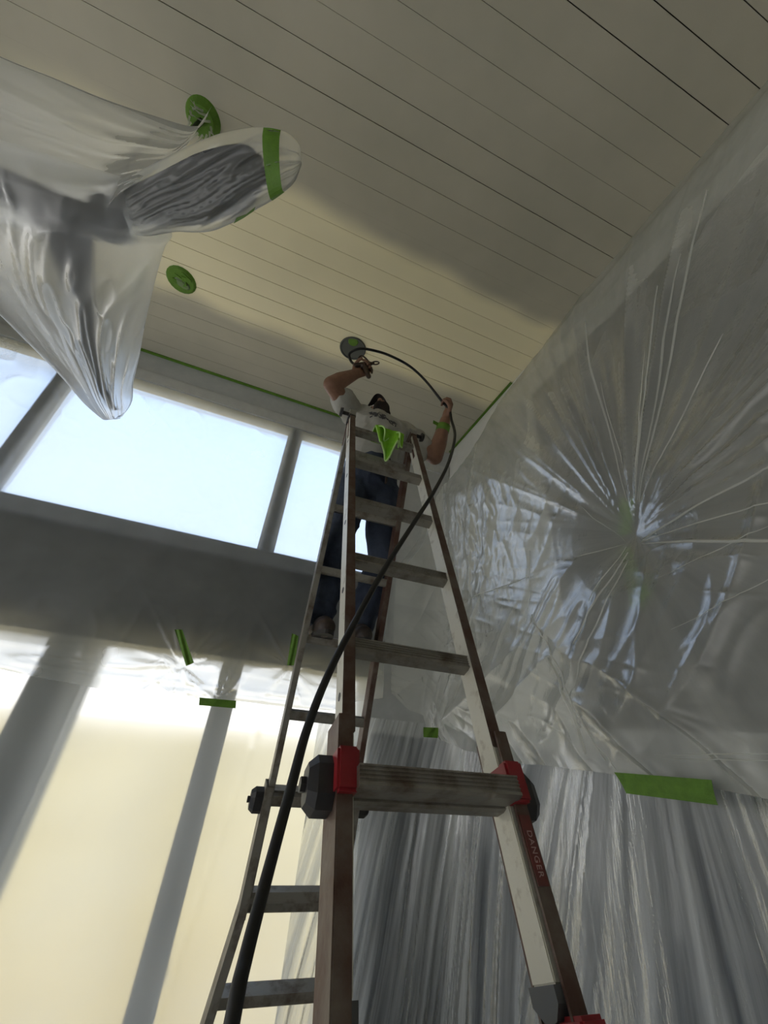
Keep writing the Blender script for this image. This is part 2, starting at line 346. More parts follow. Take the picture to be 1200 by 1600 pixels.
wn = empty('window_8'); tag(wn, 'wide unseen window added in the left wall to fill the room with light', kind='structure')  # out of view, added and sized as fill light for the room
build('pane', MB().box(XL - .1, XL - .094, -1.6, 2.5, -1.4, 0.7), MAT['glass'], wn)
tag(build('joint_tape', MB().box(XL, 0.98, YF - .03, YF - .004, ZC - .010, ZC - .002), MAT['tape']), 'thin line of green tape along the ceiling edge above the windows', 'tape')
tag(build('joint_tape', MB().box(XR - .022, XR - .002, 1.75, YF - .03, ZC - .010, ZC - .002), MAT['tape']), 'green tape line along the ceiling edge in the far right corner', 'tape')

# ------------------------------------------------------------------ plastic sheets
GY, GZ = 1.03, 0.86                                       # where the right-hand sheet is gathered with tape
def path(s, off):                                         # right wall, rounded corner, far wall -> x, y and inward normal
    s = np.asarray(s, float); R = 0.28; s0 = YF - .04 - R
    x = np.full_like(s, XR - .05); y = s.copy(); nx = -np.ones_like(s); ny = np.zeros_like(s)
    a = np.clip((s - s0) / R, 0, math.pi / 2); m = s > s0
    cx, cy = XR - .05 - R, s0
    x = np.where(m, cx + R * np.cos(a), x); y = np.where(m, cy + R * np.sin(a), y)
    nx = np.where(m, -np.cos(a), nx); ny = np.where(m, -np.sin(a), ny)
    ex = np.clip(s - s0 - R * math.pi / 2, 0, None); x = x - ex
    return x + nx * off, y + ny * off
def s_of_x(x): return (YF - .32) + .28 * math.pi / 2 + (XR - .33 - x)
rng = np.random.RandomState(5)
TH = np.r_[[2.03, 1.86, 1.60, 1.45, 1.36, 1.22, 1.05], [2.75, 2.88, 3.02, 2.6], rng.uniform(.2, 2.9, 9), rng.uniform(-3.1, 0, 7)]   # fold directions about the gather
TA = np.r_[[1.2, .8, 1.3, 1.2, .9, .8, .6], [1.1, .8, .9, .6], rng.uniform(.15, .6, 9), rng.uniform(.02, .08, 7)]
TW = np.r_[[.03, .03, .025, .03, .03, .05, .06], [.05, .03, .04, .05], rng.uniform(.02, .05, 16)]
def upper_d(s, z):
    dy = s - GY; dz = z - GZ; r = np.hypot(dy, dz) + 1e-6; th = np.arctan2(dz, -dy)   # th = 0 points to the viewer side
    f = np.zeros_like(r)
    for t, a, wd in zip(TH, TA, TW):
        d = np.abs(np.angle(np.exp(1j * (th - (math.pi - t)))))
        f += a * np.exp(-d / wd) * np.clip(1.15 - 0.30 * r - 0.3 * vnoise(r * 3, t * 9, 4), 0.1, 1)
    amp = np.minimum(0.028, 0.07 * r)
    bill = 0.085 * (1 - np.exp(-r / 0.9)) * np.clip((2.62 - z) / 0.4, 0, 1) * np.clip((z + .12) / .3, 0.1, 1)
    cr = np.exp(-(((s - 2.15) / 0.42) ** 2 + ((z - 1.35) / 0.5) ** 2))
    crink = cr * (0.030 * ridge(s * 9 + z * 2.5, z * 1.6 - s, 2) ** 2 + 0.014 * ridge(s * 21 - z * 4, z * 6 + s * 3, 3) ** 2 + 0.006 * ridge(s * 42 + z * 9, z * 14, 8) ** 2)
    mid = 0.05 * ridge(s * .9 + z * .5, z * .8 - s * .3, 6) ** 2 + (0.018 * ridge(s * 3.4 + z * 2.2, (z - s) * .9, 7) ** 4 + .008 * ridge(s * 7.5 + z * 5.5, (z - s) * 2.2, 9) ** 3 + .005 * ridge(s * 6 - z * 16, z * 2 + s * 3, 14) ** 3) * np.clip((1.5 - z) / .8, 0.08, 1)
    low = np.clip((0.75 - z) / 0.7, 0, 1); fold = low * 0.05 * (ridge(s * 2.2 + z * 2.6, z * 1.1 + 3, 11) ** 6 + .5 * ridge(s * 4 - z * 3.6, z * 2 + 8, 12) ** 5)
    am_ = np.clip(.5 + .8 * np.sin(th + .35), .08, 1)
    fine = am_ * 0.003 * ridge(th * 16, r * 1.2, 15) ** 4 * np.clip(r / .4, 0, 1) + am_ * 0.009 * ridge(th * 4.3 + r, r * 1.6, 16) ** 3 * np.clip(r / .5, 0, 1)
    global TH_R; TH_R = np.stack([th, r], -1)
    return 0.02 + fine + f * amp + bill + crink + mid * np.clip(r / .3, 0, 1) + fold
ztop = lambda s: np.interp(s, [-3, 1.0, 1.3, 1.67, 1.8, 2.0, 2.2, 2.6, s_of_x(1.43), s_of_x(1.23), s_of_x(1.03)], [2.595, 2.59, 2.53, 2.40, 2.32, 2.24, 2.17, 2.10, 2.0, 1.46, 1.12])
zbot = lambda s: np.interp(s, [-3, .86, 1.35, 1.86, 2.3, 2.6, s_of_x(1.42), s_of_x(1.36), s_of_x(1.31), s_of_x(1.17), s_of_x(1.03)], [-.08, -.05, -.04, -.045, -.02, .02, .06, .08, .15, .17, .25])
ns, nz_ = 520, 420
S = np.linspace(-1.6, s_of_x(1.03), ns); T = np.linspace(0, 1, nz_)
SS, TT = np.meshgrid(S, T, indexing='ij')
ZB = zbot(SS) + 0.012 * (vnoise(SS * 9, SS * 0, 21) - .5); ZT = ztop(SS)
ZZ = ZB + (ZT - ZB) * TT
DD = upper_d(SS, ZZ); edge = np.clip((1 - TT) / 0.06, 0, 1); DD = DD * (0.15 + 0.85 * edge)
X, Y = path(SS, DD)
us = tag(build('plastic_sheet', MB().grid(np.stack([X, Y, ZZ], -1)), MAT['sheet_right'], smooth=True, uv=TH_R), 'large crumpled clear sheet on the right wall, gathered in a starburst of folds', 'plastic sheet')
# sharp taut folds where the film doubles over itself
FOLDS = [((1.0, 1.006), (0.924, 2.173), .013), ((0.98, 1.011), (0.932, 1.674), .006), ((0.96, 1.0), (0.694, 1.665), .007), ((0.952, 0.995), (0.547, 1.925), .012), ((0.949, 0.984), (0.425, 1.982), .011), ((0.945, 0.975), (0.25, 2.188), .014), ((0.941, 0.966), (0.44, 1.45), .009),
         ((0.993, 0.817), (0.40, 0.846), .010), ((0.996, 0.807), (0.45, 0.713), .008), ((0.994, 0.794), (0.50, 0.58), .016), ((0.965, 0.814), (0.663, 0.831), .005), ((0.939, 0.611), (0.5, 0.66), .005), ((0.924, 0.416), (0.55, 0.51), .005),
         ((1.075, 0.841), (1.227, 1.093), .006), ((1.078, 0.829), (1.301, 0.841), .008), ((1.072, 0.814), (1.258, 0.606), .008), ((1.064, 0.781), (1.352, 0.427), .012), ((1.057, 0.748), (1.414, 0.223), .010),
         ((1.631, 0.633), (1.292, -0.001), .012), ((1.514, 0.393), (1.361, 0.015), .022), ((1.357, 0.103), (1.257, -0.028), .006), ((1.105, 0.031), (0.70, 0.06), .005), ((1.083, 0.022), (0.70, 0.043), .004), ((2.55, 0.891), (1.623, 0.846), .007), ((1.601, 0.994), (1.72, 0.483), .007)]
for (a, b, wd) in FOLDS:
    t = np.linspace(0, 1, 40); fs = a[0] + (b[0] - a[0]) * t + .006 * np.sin(t * 7 + a[0] * 9); fz = a[1] + (b[1] - a[1]) * t
    dl = np.hypot(b[0] - a[0], b[1] - a[1]); px_, pz_ = -(b[1] - a[1]) / dl, (b[0] - a[0]) / dl
    hw = wd * .5 * (np.sin(np.pi * np.clip(t, .02, .98)) ** .5) * (.5 + .5 * t)
    row = []
    for e_ in (-1, -.4, 0, .4, 1):
        sv, zv = fs + px_ * hw * e_, fz + pz_ * hw * e_
        dv = upper_d(sv, zv) * (.15 + .85 * np.clip((ztop(sv) - zv) / .15, 0, 1)) + .004 + .5 * wd * (1 - abs(e_))
        x_, y_ = path(sv, dv); row.append(np.stack([x_, y_, zv], -1))
    build('fold', MB().grid(np.array(row)), MAT['sheet_fold'], us, True)
# pleated lower sheet
zt2 = 0.10
S2 = np.linspace(-1.6, s_of_x(0.62), 620); SS, TT = np.meshgrid(S2, np.linspace(0, 1, 90), indexing='ij')
ZZ = ZF + .01 + (zt2 - ZF) * TT
q = np.arctan2(SS - 1.03, 1.35 - ZZ) * 1.0 + np.clip(SS - 2.0, 0, None) * 0.9 + 0.03 * vnoise(SS * 2, ZZ * 2, 31)
am = np.clip((0.35 - ZZ) / 0.8, 0.25, 1)
D2 = 0.06 * np.exp(-((q - .53) / .035) ** 2) + am * (0.075 * ridge(q * 4.2, ZZ * .25, 32) ** 2 + 0.03 * ridge(q * 13, ZZ * .4 + 5, 33) ** 2 + 0.012 * ridge(q * 37, ZZ * .7 + 2, 34) + .005 * ridge(q * 90, ZZ * 1.2, 35))
X, Y = path(SS, D2 * 0.8 + .004)
ls = tag(build('plastic_sheet', MB().grid(np.stack([X, Y, ZZ], -1)), MAT['sheet_pleat'], smooth=True, uv=np.stack([q, ZZ], -1)), 'long pleated plastic sheet hanging to the floor below the crumpled one', 'plastic sheet')
# sheet over the clerestory and spandrel
ex = [-3.4, -1.6, -1.053, -.968, -.823, -.613, -.448, -.391, -.358, -.271, -.104, .103, .364, .68, .838, 1.02]
ez = [.16, .14, .132, .123, .111, .096, .103, .119, .162, .12, .10, .113, .11, .121, .19, .23]
XS = np.linspace(-3.4, 1.02, 420); XX, TT = np.meshgrid(XS, np.linspace(0, 1, 200), indexing='ij')
ZB = np.interp(XX, ex, ez); ZZ = ZB + (2.268 - ZB) * TT
lowf = np.clip((1.0 - ZZ) / 0.9, 0, 1)
def star(x0, z0, sd):
    r = np.hypot(XX - x0, ZZ - z0); th = np.arctan2(ZZ - z0, XX - x0)
    return np.exp(-r / .16) * ridge(th * 3.2, 0 * r, sd) ** 3 * np.clip(r / .04, 0, 1)
YS = YF - .034 - .06 * lowf ** 1.5 - lowf * (.03 * ridge(XX * 2.1 + ZZ, ZZ * 3, 41) ** 2 + .012 * ridge(XX * 6, ZZ * 8, 42) ** 3) - .05 * star(-.25, .26, 43) - .05 * star(.37, .34, 44) - .06 * star(0, .10, 45)
YS -= np.clip((.35 - ZZ) / .2, 0, 1) * .02 * ridge(XX * 1.5, ZZ * 26, 46) ** 4
YS -= (ZZ > 1.1) * .004 * ridge(XX * 7 + ZZ * 3, ZZ * 6, 47) ** 4
tag(build('plastic_sheet', MB().grid(np.stack([XX, YS, ZZ], -1)[::-1]), MAT['sheet_window'], smooth=True), 'milky sheet stretched over the clerestory, its hem taped below the dark spandrel', 'plastic sheet')
# sheet over the tall lower windows
XS = np.linspace(-3.4, 0.92, 240); XX, TT = np.meshgrid(XS, np.linspace(0, 1, 100), indexing='ij')
ZZ = ZF + .01 + (0.34 - ZF) * TT
YS = YF - .04 - .012 * ridge(XX * 1.3 + ZZ * .2, ZZ * .5, 51) ** 2 - .004 * ridge(XX * 5, ZZ * 1.3, 52) ** 3
xl = .287 + (ZZ - .115) * .145; YS -= .012 * np.exp(-np.abs(XX - xl) / .006)
tag(build('plastic_sheet', MB().grid(np.stack([XX, YS, ZZ], -1)[::-1]), MAT['sheet_low'], smooth=True), 'backlit milky sheet over the tall lower windows, glowing warm', 'plastic sheet')

# tape pieces: thin curved patches lying on the sheets
def patch(corners, name, label, lift, axis, parent=None):
    c = np.array(corners, float); n, m = 12, 6
    P = np.zeros((n, m, 3)); u = np.linspace(0, 1, n)[:, None]; v = np.linspace(0, 1, m)[None, :]
    A = (c[0][None, None] * ((1 - u) * (1 - v))[..., None] + c[1] * (u * (1 - v))[..., None] + c[2] * (u * v)[..., None] + c[3] * ((1 - u) * v)[..., None])
    wv = .004 * np.sin(u * 9 + v * 3)
    A[..., axis] += lift + wv
    B = A.copy(); B[..., axis] += 0.0012
    mb = MB().grid(A).grid(B)
    idx = [i * m for i in range(n)] + [(n - 1) * m + j for j in range(1, m)] + [i * m + m - 1 for i in range(n - 2, -1, -1)] + [j for j in range(m - 2, 0, -1)]
    N_ = n * m; L = len(idx)
    mb.f += [(idx[i], idx[(i + 1) % L], idx[(i + 1) % L] + N_, idx[i] + N_) for i in range(L)]
    return tag(build(name, mb, MAT['tape'], parent, smooth=False), label, 'tape', 'pieces of green masking tape on the sheets')
def onright(pts, x): return [(x, a, b) for a, b in pts]
def onfar(pts, y): return [(a, y, b) for a, b in pts]
patch(onright([(1.07, 1.078), (1.005, 1.042), (1.059, 0.888), (1.123, 0.897)], 1.525), 'tape_strip', 'short green tape at the centre of the starburst of folds', 0, 0)
patch(onright([(1.135, 0.858), (1.086, 0.829), (1.057, 0.6), (1.158, 0.557)], 1.535), 'tape_strip', 'green tape tail showing faintly under the plastic below the starburst', 0, 0)
patch(onright([(1.266, -0.034), (0.929, -0.022), (0.928, -0.082), (1.231, -0.092)], 1.42), 'tape_strip', 'widest green tape piece, holding the hem of the crumpled sheet', -.02, 0)
patch(onfar([(-0.343, 0.445), (-0.303, 0.452), (-0.184, 0.281), (-0.219, 0.258)], 2.63), 'tape_strip', 'slanted green tape on the grey spandrel sheet left of the ladder', 0, 1)
patch(onfar([(0.337, 0.535), (0.381, 0.526), (0.393, 0.345), (0.346, 0.339)], 2.63), 'tape_strip', 'upright green tape half hidden by the rear ladder rail', 0, 1)
patch(onfar([(-0.099, 0.107), (0.099, 0.112), (0.106, 0.073), (-0.091, 0.069)], 2.62), 'tape_strip', 'level green tape at the hem above the narrow dark post', 0, 1)
patch(onfar([(1.241, 0.081), (1.346, 0.087), (1.342, 0.03), (1.244, 0.027)], 2.50), 'tape_strip', 'small square green tape in the corner behind the ladder', 0, 1)

# ------------------------------------------------------------------ ceiling lights
lt = thing('recessed_light', 'round recessed light fully masked with crumpled green tape', 'recessed light', 'recessed ceiling lights')
build('mask', MB().disc((-.97, 1.99, ZC - .002), (0, 0, -1), .098, .014, 20, .085), MAT['tape'], lt)
mb = MB()
for k in range(9):
    a = random.uniform(0, 6.28); r = random.uniform(0, .06); c = Vector((-.97 + r * math.cos(a), 1.99 + r * math.sin(a), ZC - .02)); d = Vector((math.cos(a * 3), math.sin(a * 3), random.uniform(-.3, .3))).normalized()
    mb.obox(c, d, d.cross(Vector((0, 0, 1))).normalized(), Vector((random.uniform(-.4, .4), random.uniform(-.4, .4), 1)).normalized(), .035, .014, .003)
build('tape_scrap', mb, MAT['tape'], lt)
build('film_scrap', MB().ell((-.96, 2.0, ZC - .022), (.05, .02, 0), (-.012, .03, 0), (0, 0, .008), 10, 6), MAT['bag'], lt)
lt = thing('recessed_light', 'round recessed light above the spray gun with a scrap of green tape', 'recessed light', 'recessed ceiling lights')
build('trim_ring', MB().tube([(0.28 + .095 * math.cos(a), 2.0 + .095 * math.sin(a), ZC - .006) for a in np.linspace(0, 6.2832, 32, endpoint=False)], .008, 8, True), MAT['lamp_hole'], lt, True)
build('baffle', MB().disc((.28, 2.0, ZC - .001), (0, 0, -1), .095, .006, 28), MAT['lamp_hole'], lt)
build('tape_scrap', MB().disc((.265, 1.94, ZC - .008), (0, 0, -1), .04, .004, 9, .034), MAT['tape'], lt)

# ------------------------------------------------------------------ wrapped ceiling fan
fan = thing('ceiling_fan', 'dark three-bladed ceiling fan muffled in clear plastic', 'ceiling fan')
hub = Vector((-.81, 1.05, 1.5))
build('canopy', MB().disc((hub.x, hub.y, ZC), (0, 0, -1), .085, .035, 28, .06), MAT['tape'], fan)
build('downrod', MB().tube([(hub.x, hub.y, ZC - .03), (hub.x, hub.y, 1.55)], .013, 12), MAT['fan'], fan, True)
build('motor', MB().disc((hub.x, hub.y, 1.60), (0, 0, -1), .06, .05, 24, .085).disc((hub.x, hub.y, 1.55), (0, 0, -1), .085, .07, 24, .05), MAT['fan'], fan)
def loft(L, R, n, m, bulge_dn, bulge_up, wr=0, seed=0):
    L = resample(L, n); R = resample(R, n); v = np.linspace(0, 1, m)
    t = np.linspace(0, 1, n)[:, None]; prof = np.sqrt(np.clip(4 * v * (1 - v), 0, 1))[None, :]
    base = L[:, None] * (1 - v)[None, :, None] + R[:, None] * v[None, :, None]
    lo = base.copy(); up = base.copy()
    wn = wr * (ridge(t * 3 + v * 1.4, v[None] * 8 + t * 3, seed) ** 3 + .5 * ridge(t * 6 - v * 3, v[None] * 18 + t * 7, seed + 1) ** 3) if wr else 0
    if seed == 63: wn = wn * (.12 + .88 * np.clip((v[None] - .35) / .25, 0, 1))
    ends = np.clip(np.minimum(t, 1 - t) / .08, 0.15, 1)
    lo[..., 2] -= prof * ends * (bulge_dn + wn); up[..., 2] += prof * ends * bulge_up
    mb = MB().grid(lo[::-1]).grid(up)
    return mb
bl1 = loft([(-.80, .975, 1.53), (-0.573, 0.776, 1.53), (-0.474, 0.695, 1.53), (-0.361, 0.631, 1.53), (-0.300, 0.640, 1.53)], [(-.76, 1.04, 1.50), (-0.572, 0.942, 1.49), (-0.464, 0.891, 1.49), (-0.34, 0.795, 1.49), (-0.270, 0.690, 1.50)], 30, 8, .006, .006)
build('blade', bl1, MAT['fan'], fan, True)
bl2L = [(-1.195, 1.022, 1.52), (-1.089, 1.09, 1.47), (-1.018, 1.176, 1.42), (-0.963, 1.311, 1.37), (-0.933, 1.473, 1.32), (-0.902, 1.631, 1.27), (-0.858, 1.742, 1.22), (-0.793, 1.715, 1.17)]
bl2R = [(-0.82, 1.02, 1.52), (-0.842, 1.046, 1.47), (-0.85, 1.139, 1.42), (-0.861, 1.27, 1.37), (-0.865, 1.448, 1.32), (-0.853, 1.593, 1.27), (-0.811, 1.711, 1.22), (-0.768, 1.697, 1.17)]
lift = lambda Q: [(a, b, c + .022) for a, b, c in Q]
build('blade', loft(lift(bl2L), lift(bl2R), 40, 8, .006, .006), MAT['fan'], fan, True)
bl3 = loft([(-.85, 1.03, 1.55), (-1.016, 1.041, 1.55), (-1.143, 1.032, 1.55), (-1.389, 1.012, 1.55), (-1.596, 0.98, 1.55)], [(-0.87, 1.139, 1.52), (-1.052, 1.206, 1.52), (-1.171, 1.147, 1.52), (-1.428, 1.121, 1.52), (-1.64, 1.078, 1.52)], 30, 8, .006, .006)
build('blade', bl3, MAT['fan'], fan, True)
wrap = thing('plastic_wrap', 'clear plastic bagged around the ceiling fan blades, bound with green tape', 'plastic wrap')
b1a = [(-0.78, 0.934, 1.56), (-0.699, 0.858, 1.56), (-0.602, 0.776, 1.56), (-0.521, 0.708, 1.56), (-0.435, 0.644, 1.56), (-0.343, 0.591, 1.56), (-0.26, 0.563, 1.56), (-0.207, 0.571, 1.555), (-0.187, 0.595, 1.53)]
b1b = [(-0.706, 1.021, 1.46), (-0.629, 0.987, 1.46), (-0.541, 0.935, 1.46), (-0.445, 0.894, 1.46), (-0.372, 0.836, 1.46), (-0.294, 0.758, 1.46), (-0.238, 0.7, 1.46), (-0.191, 0.64, 1.465), (-0.180, 0.60, 1.50)]
build('blade_bag', loft(b1a, b1b, 90, 50, .022, .022, .02, 61), MAT['bag'], wrap, True)
b2L = [(-1.6, 1.02, 1.56), (-1.494, 1.237, 1.5), (-1.397, 1.446, 1.45), (-1.266, 1.557, 1.4), (-1.153, 1.634, 1.35), (-1.042, 1.706, 1.3), (-0.949, 1.78, 1.25), (-0.855, 1.784, 1.2), (-0.774, 1.714, 1.15)]
b2R = [(-0.66, 0.88, 1.55), (-0.582, 0.973, 1.5), (-0.589, 1.003, 1.45), (-0.609, 1.092, 1.4), (-0.65, 1.27, 1.35), (-0.676, 1.421, 1.3), (-0.702, 1.555, 1.25), (-0.702, 1.628, 1.2), (-0.732, 1.684, 1.15)]
build('blade_bag', loft(b2L, b2R, 140, 90, .05, .05, .016, 63), MAT['bag'], wrap, True)
b3a = [(-0.548, 0.702, 1.85), (-0.572, 0.744, 1.75), (-0.727, 0.774, 1.75), (-0.885, 0.793, 1.75), (-1.015, 0.8, 1.75), (-1.158, 0.811, 1.75), (-1.399, 0.815, 1.75), (-1.607, 0.802, 1.75), (-1.72, .86, 1.68), (-1.76, .98, 1.60)]
b3b = [(-0.60, 0.82, 1.60), (-0.733, 0.91, 1.5), (-0.838, 1.047, 1.5), (-0.928, 1.106, 1.5), (-1.03, 1.158, 1.5), (-1.158, 1.21, 1.5), (-1.45, 1.26, 1.5), (-1.68, 1.28, 1.5), (-1.76, 1.18, 1.53), (-1.78, 1.04, 1.57)]
build('blade_bag', loft(b3a, b3b, 120, 70, .02, .10, .016, 65), MAT['bag'], wrap, True)
def band(t0, t1, La, Lb, name):                            # tape strip round a bag between two fractions of its length
    A = resample(La, 100); B = resample(Lb, 100); P = []
    for t in np.linspace(t0, t1, 4):
        i = t * 99; a = A[int(i)] ; b = B[int(i)]; row = []
        for v in np.linspace(0, 1, 16):
            p = a * (1 - v) + b * v; p[2] -= math.sqrt(max(0, 4 * v * (1 - v))) * .042 + .004; row.append(p)
        P.append(row)
    P = np.array(P); Q = P.copy(); Q[..., 2] += .002
    return build(name, MB().grid(P[::-1]).grid(Q), MAT['tape'], wrap)
band(.80, .87, b1a, b1b, 'tape_band')
P = np.array([[(-0.355, .815, 1.432), (-.325, .785, 1.432), (-.295, .752, 1.436)], [(-0.345, .79, 1.425), (-.315, .765, 1.425), (-.29, .735, 1.43)]])
build('tape_scrap', MB().grid(P).grid(P + np.array([0, 0, .002])), MAT['tape'], wrap)
mb = MB()
for k in range(14):
    a = k * .45; c = hub + Vector((.05 * math.cos(a), .05 * math.sin(a), 0)); c.z = ZC - .05
    mb.tube([c, c + Vector((.02 * math.cos(a * 1.7), .02 * math.sin(a), -.05)), c + Vector((.05 * math.cos(a * 1.7), .05 * math.sin(a), -.08))], [.006, .004, .001], 5)
build('film_fringe', mb, MAT['bag'], wrap)

# ------------------------------------------------------------------ ladder
lad = thing('step_ladder', 'paint-stained folding aluminium A-frame ladder with red lock collars', 'ladder')
A0 = Vector((.442, 1.449, 1.301)); psi = -.026; al = .418; WI = .319; gg = .087; be = .234; ss0 = -.243; PC = .305
rr = Vector((math.cos(psi), math.sin(psi), 0)); nn = Vector((math.sin(psi), -math.cos(psi), 0)); zz = Vector((0, 0, 1))
uf = nn * math.sin(al) - zz * math.cos(al); mf = nn * math.cos(al) + zz * math.sin(al)
ur = -nn * math.sin(be) - zz * math.cos(be); mr = -nn * math.cos(be) + zz * math.sin(be)
Fk = lambda k: A0 + uf * (k * PC)
Gk = lambda k: A0 - nn * gg + ur * (k * PC + ss0)
h = WI / 2
def rung(P, u, m, hw, mat, name='rung', big=False):
    # ribbed tread: flat top edge towards -u, ribs on the outer face
    d = .020 if not big else .030
    pr = [(-d, -.016), (d, -.016)]
    for i in range(4):
        q = -.013 + i * .0065
        pr += [(d, q), (d - .003, q + .0015), (d - .003, q + .004), (d, q + .0055)]
    pr += [(d, .017), (d - .012, .020), (-d + .004, .020), (-d, .012)]
    mb = MB().prism(pr, P, m, u, rr, -hw, hw)
    return build(name, mb, mat, lad)
for k in range(0, 6): rung(Fk(k), uf, mf, h, MAT['alu'])
for k in range(1, 8): rung(Gk(k), ur, mr, h, MAT['alu'])
def railbox(Pa, Pb, m, sgn, x0, x1, dep, mat, name, parent=lad):
    ax = (Pb - Pa); L = ax.length; ax = ax.normalized()
    c = (Pa + Pb) / 2 + rr * sgn * (x0 + x1) / 2
    return build(name, MB().obox(c, rr, m, ax, (x1 - x0) / 2, dep / 2, L / 2), mat, parent, bevel=.002)
for sgn in (-1, 1):
    rl = railbox(Fk(-.32), Fk(5.78), mf, sgn, h, h + .024, .062, MAT['alu_paint'], 'inner_rail')
    # stained front flange of the rail
    railbox(Fk(-.32) + mf * .0325, Fk(4.7) + mf * .0325, mf, sgn, h - .002, h + .026, .004, MAT['alu_rust'], 'rail_edge', rl)
    for k in range(0, 5):
        build('pin_hole', MB().disc(Fk(k + .42) + rr * sgn * (h + .0238), rr * sgn, .009, .001, 14), MAT['black'], rl)
    f = Fk(5.78) + rr * sgn * (h + .008)
    build('rail_foot', MB().prism([(-.034, 0), (.034, 0), (.034, .018), (.02, .034), (-.004, .040), (-.034, .02)], f, mf, uf, rr, -.014, .014), MAT['grey_rubber'], rl)
    rl2 = railbox(Gk(.42), Gk(7.1), mr, sgn, h, h + .024, .062, MAT['alu_rust' if sgn > 0 else 'alu'], 'inner_rail')
# outer sections
def outer(P, u, m, k0, kb, kf, sgn, mats):
    # channel wrapping the inner rail: outer web, front and back lips; flares outwards below kb
    mb = MB(); r0, r1 = h + .006, h + .032
    segs = [(k0, kb, 0, 0), (kb, kf, 0, .10)]
    for ka, kz, fa, fz in segs:
        pa, pb = P(ka) + rr * sgn * fa, P(kz) + rr * sgn * fz; ax = (pb - pa).normalized(); sd = (rr - ax * rr.dot(ax)).normalized(); L = (pb - pa).length / 2 + .006; c = (pa + pb) / 2
        mb.obox(c + sd * sgn * r1, sd, m, ax, .003, .042, L)
        for e in (-1, 1): mb.obox(c + sd * sgn * (r0 + r1) / 2 + m * e * .040, sd, m, ax, (r1 - r0) / 2, .003, L)
    o = build('outer_rail', mb, mats, lad)
    return o
for sgn in (-1, 1):
    fo = outer(Fk, uf, mf, 4.62, 8.4, 9.95, sgn, MAT['alu_rust'])
    ro = outer(Gk, ur, mr, 5.85, 7.15, 10.1, sgn, MAT['alu'])
    for P, m, u, kk, par, sc_ in ((Fk, mf, uf, 4.93, fo, 1.0), (Gk, mr, ur, 5.98, ro, .9)):
        c = P(kk) + rr * sgn * (h + .02) + m * .012
        mbk = MB().obox(c + rr * sgn * -.002, rr, m, u, .021, .048, .036)
        if P is Fk: build('lock_collar', mbk, MAT['red'], par, bevel=.005)
        # faceted lock knob on the outside
        cc = P(kk + .04) + rr * sgn * (h + .036); n = 8
        prof = [(-.026, -.055), (.020, -.060), (.034, -.035), (.034, .030), (.018, .058), (-.022, .060), (-.036, .035), (-.036, -.03)]
        prof = [(p * sc_, q_ * sc_ * .72) for p, q_ in prof]
        V = []; 
        for l, s_ in ((0, 1.0), (.030, 1.0), (.046, .72)):
            V += [cc + m * p * s_ + u * q_ * s_ + rr * sgn * l for p, q_ in prof]
        F = [(l * 8 + i, l * 8 + (i + 1) % 8, (l + 1) * 8 + (i + 1) % 8, (l + 1) * 8 + i) for l in (0, 1) for i in range(8)] + [tuple(range(7, -1, -1)), tuple(range(16, 24))]
        kn = build('lock_knob', MB().add(V, F), MAT['black'], par)
        build('knob_grip', MB().disc(cc + rr * sgn * .046, rr * sgn, .013 * sc_, .010, 6), MAT['black'], kn)
for k in (4.98, 5.985, 6.985, 7.985, 8.985): rung(Fk(k) + mf * .048, uf, mf, h + .004 + max(0, k - 8.4) * .06, MAT['alu_rust' if k > 5 else 'alu'], big=True)
for k in (5.98, 7.16, 8.05, 9.05): rung(Gk(k) + mr * .048, ur, mr, h + .004 + max(0, k - 7.15) * .035, MAT['alu'], big=True)
# red collar at the next outer rung, right side
build('lock_collar', MB().obox(Fk(5.99) + rr * (h + .024) + mf * .018, rr, mf, uf, .022, .048, .034), MAT['red'], lad, bevel=.005)
# warning sticker on the right outer rail
st = build('sticker', MB().obox(Fk(5.27) + rr * (h + .019) + mf * .0445, rr, mf, uf, .011, .001, .050), MAT['label_red'], lad)
fc = bpy.data.curves.new('sticker_text', 'FONT'); fc.body = 'DANGER'; fc.size = .015; fc.align_x = 'CENTER'; fc.align_y = 'CENTER'; fc.extrude = .0003; fc.space_character = 1.15
fo_ = bpy.data.objects.new('tmp', fc); COL.objects.link(fo_); dg = bpy.context.evaluated_depsgraph_get(); dg.update()
tm = bpy.data.meshes.new_from_object(fo_.evaluated_get(dg)); bpy.data.objects.remove(fo_)
c = Fk(5.29) + rr * (h + .019) + mf * .0462
tm.transform(Matrix(((uf.x, rr.x, mf.x, c.x), (uf.y, rr.y, mf.y, c.y), (uf.z, rr.z, mf.z, c.z), (0, 0, 0, 1))))
tm.materials.clear(); link('sticker_text', tm, MAT['label_text'], st)
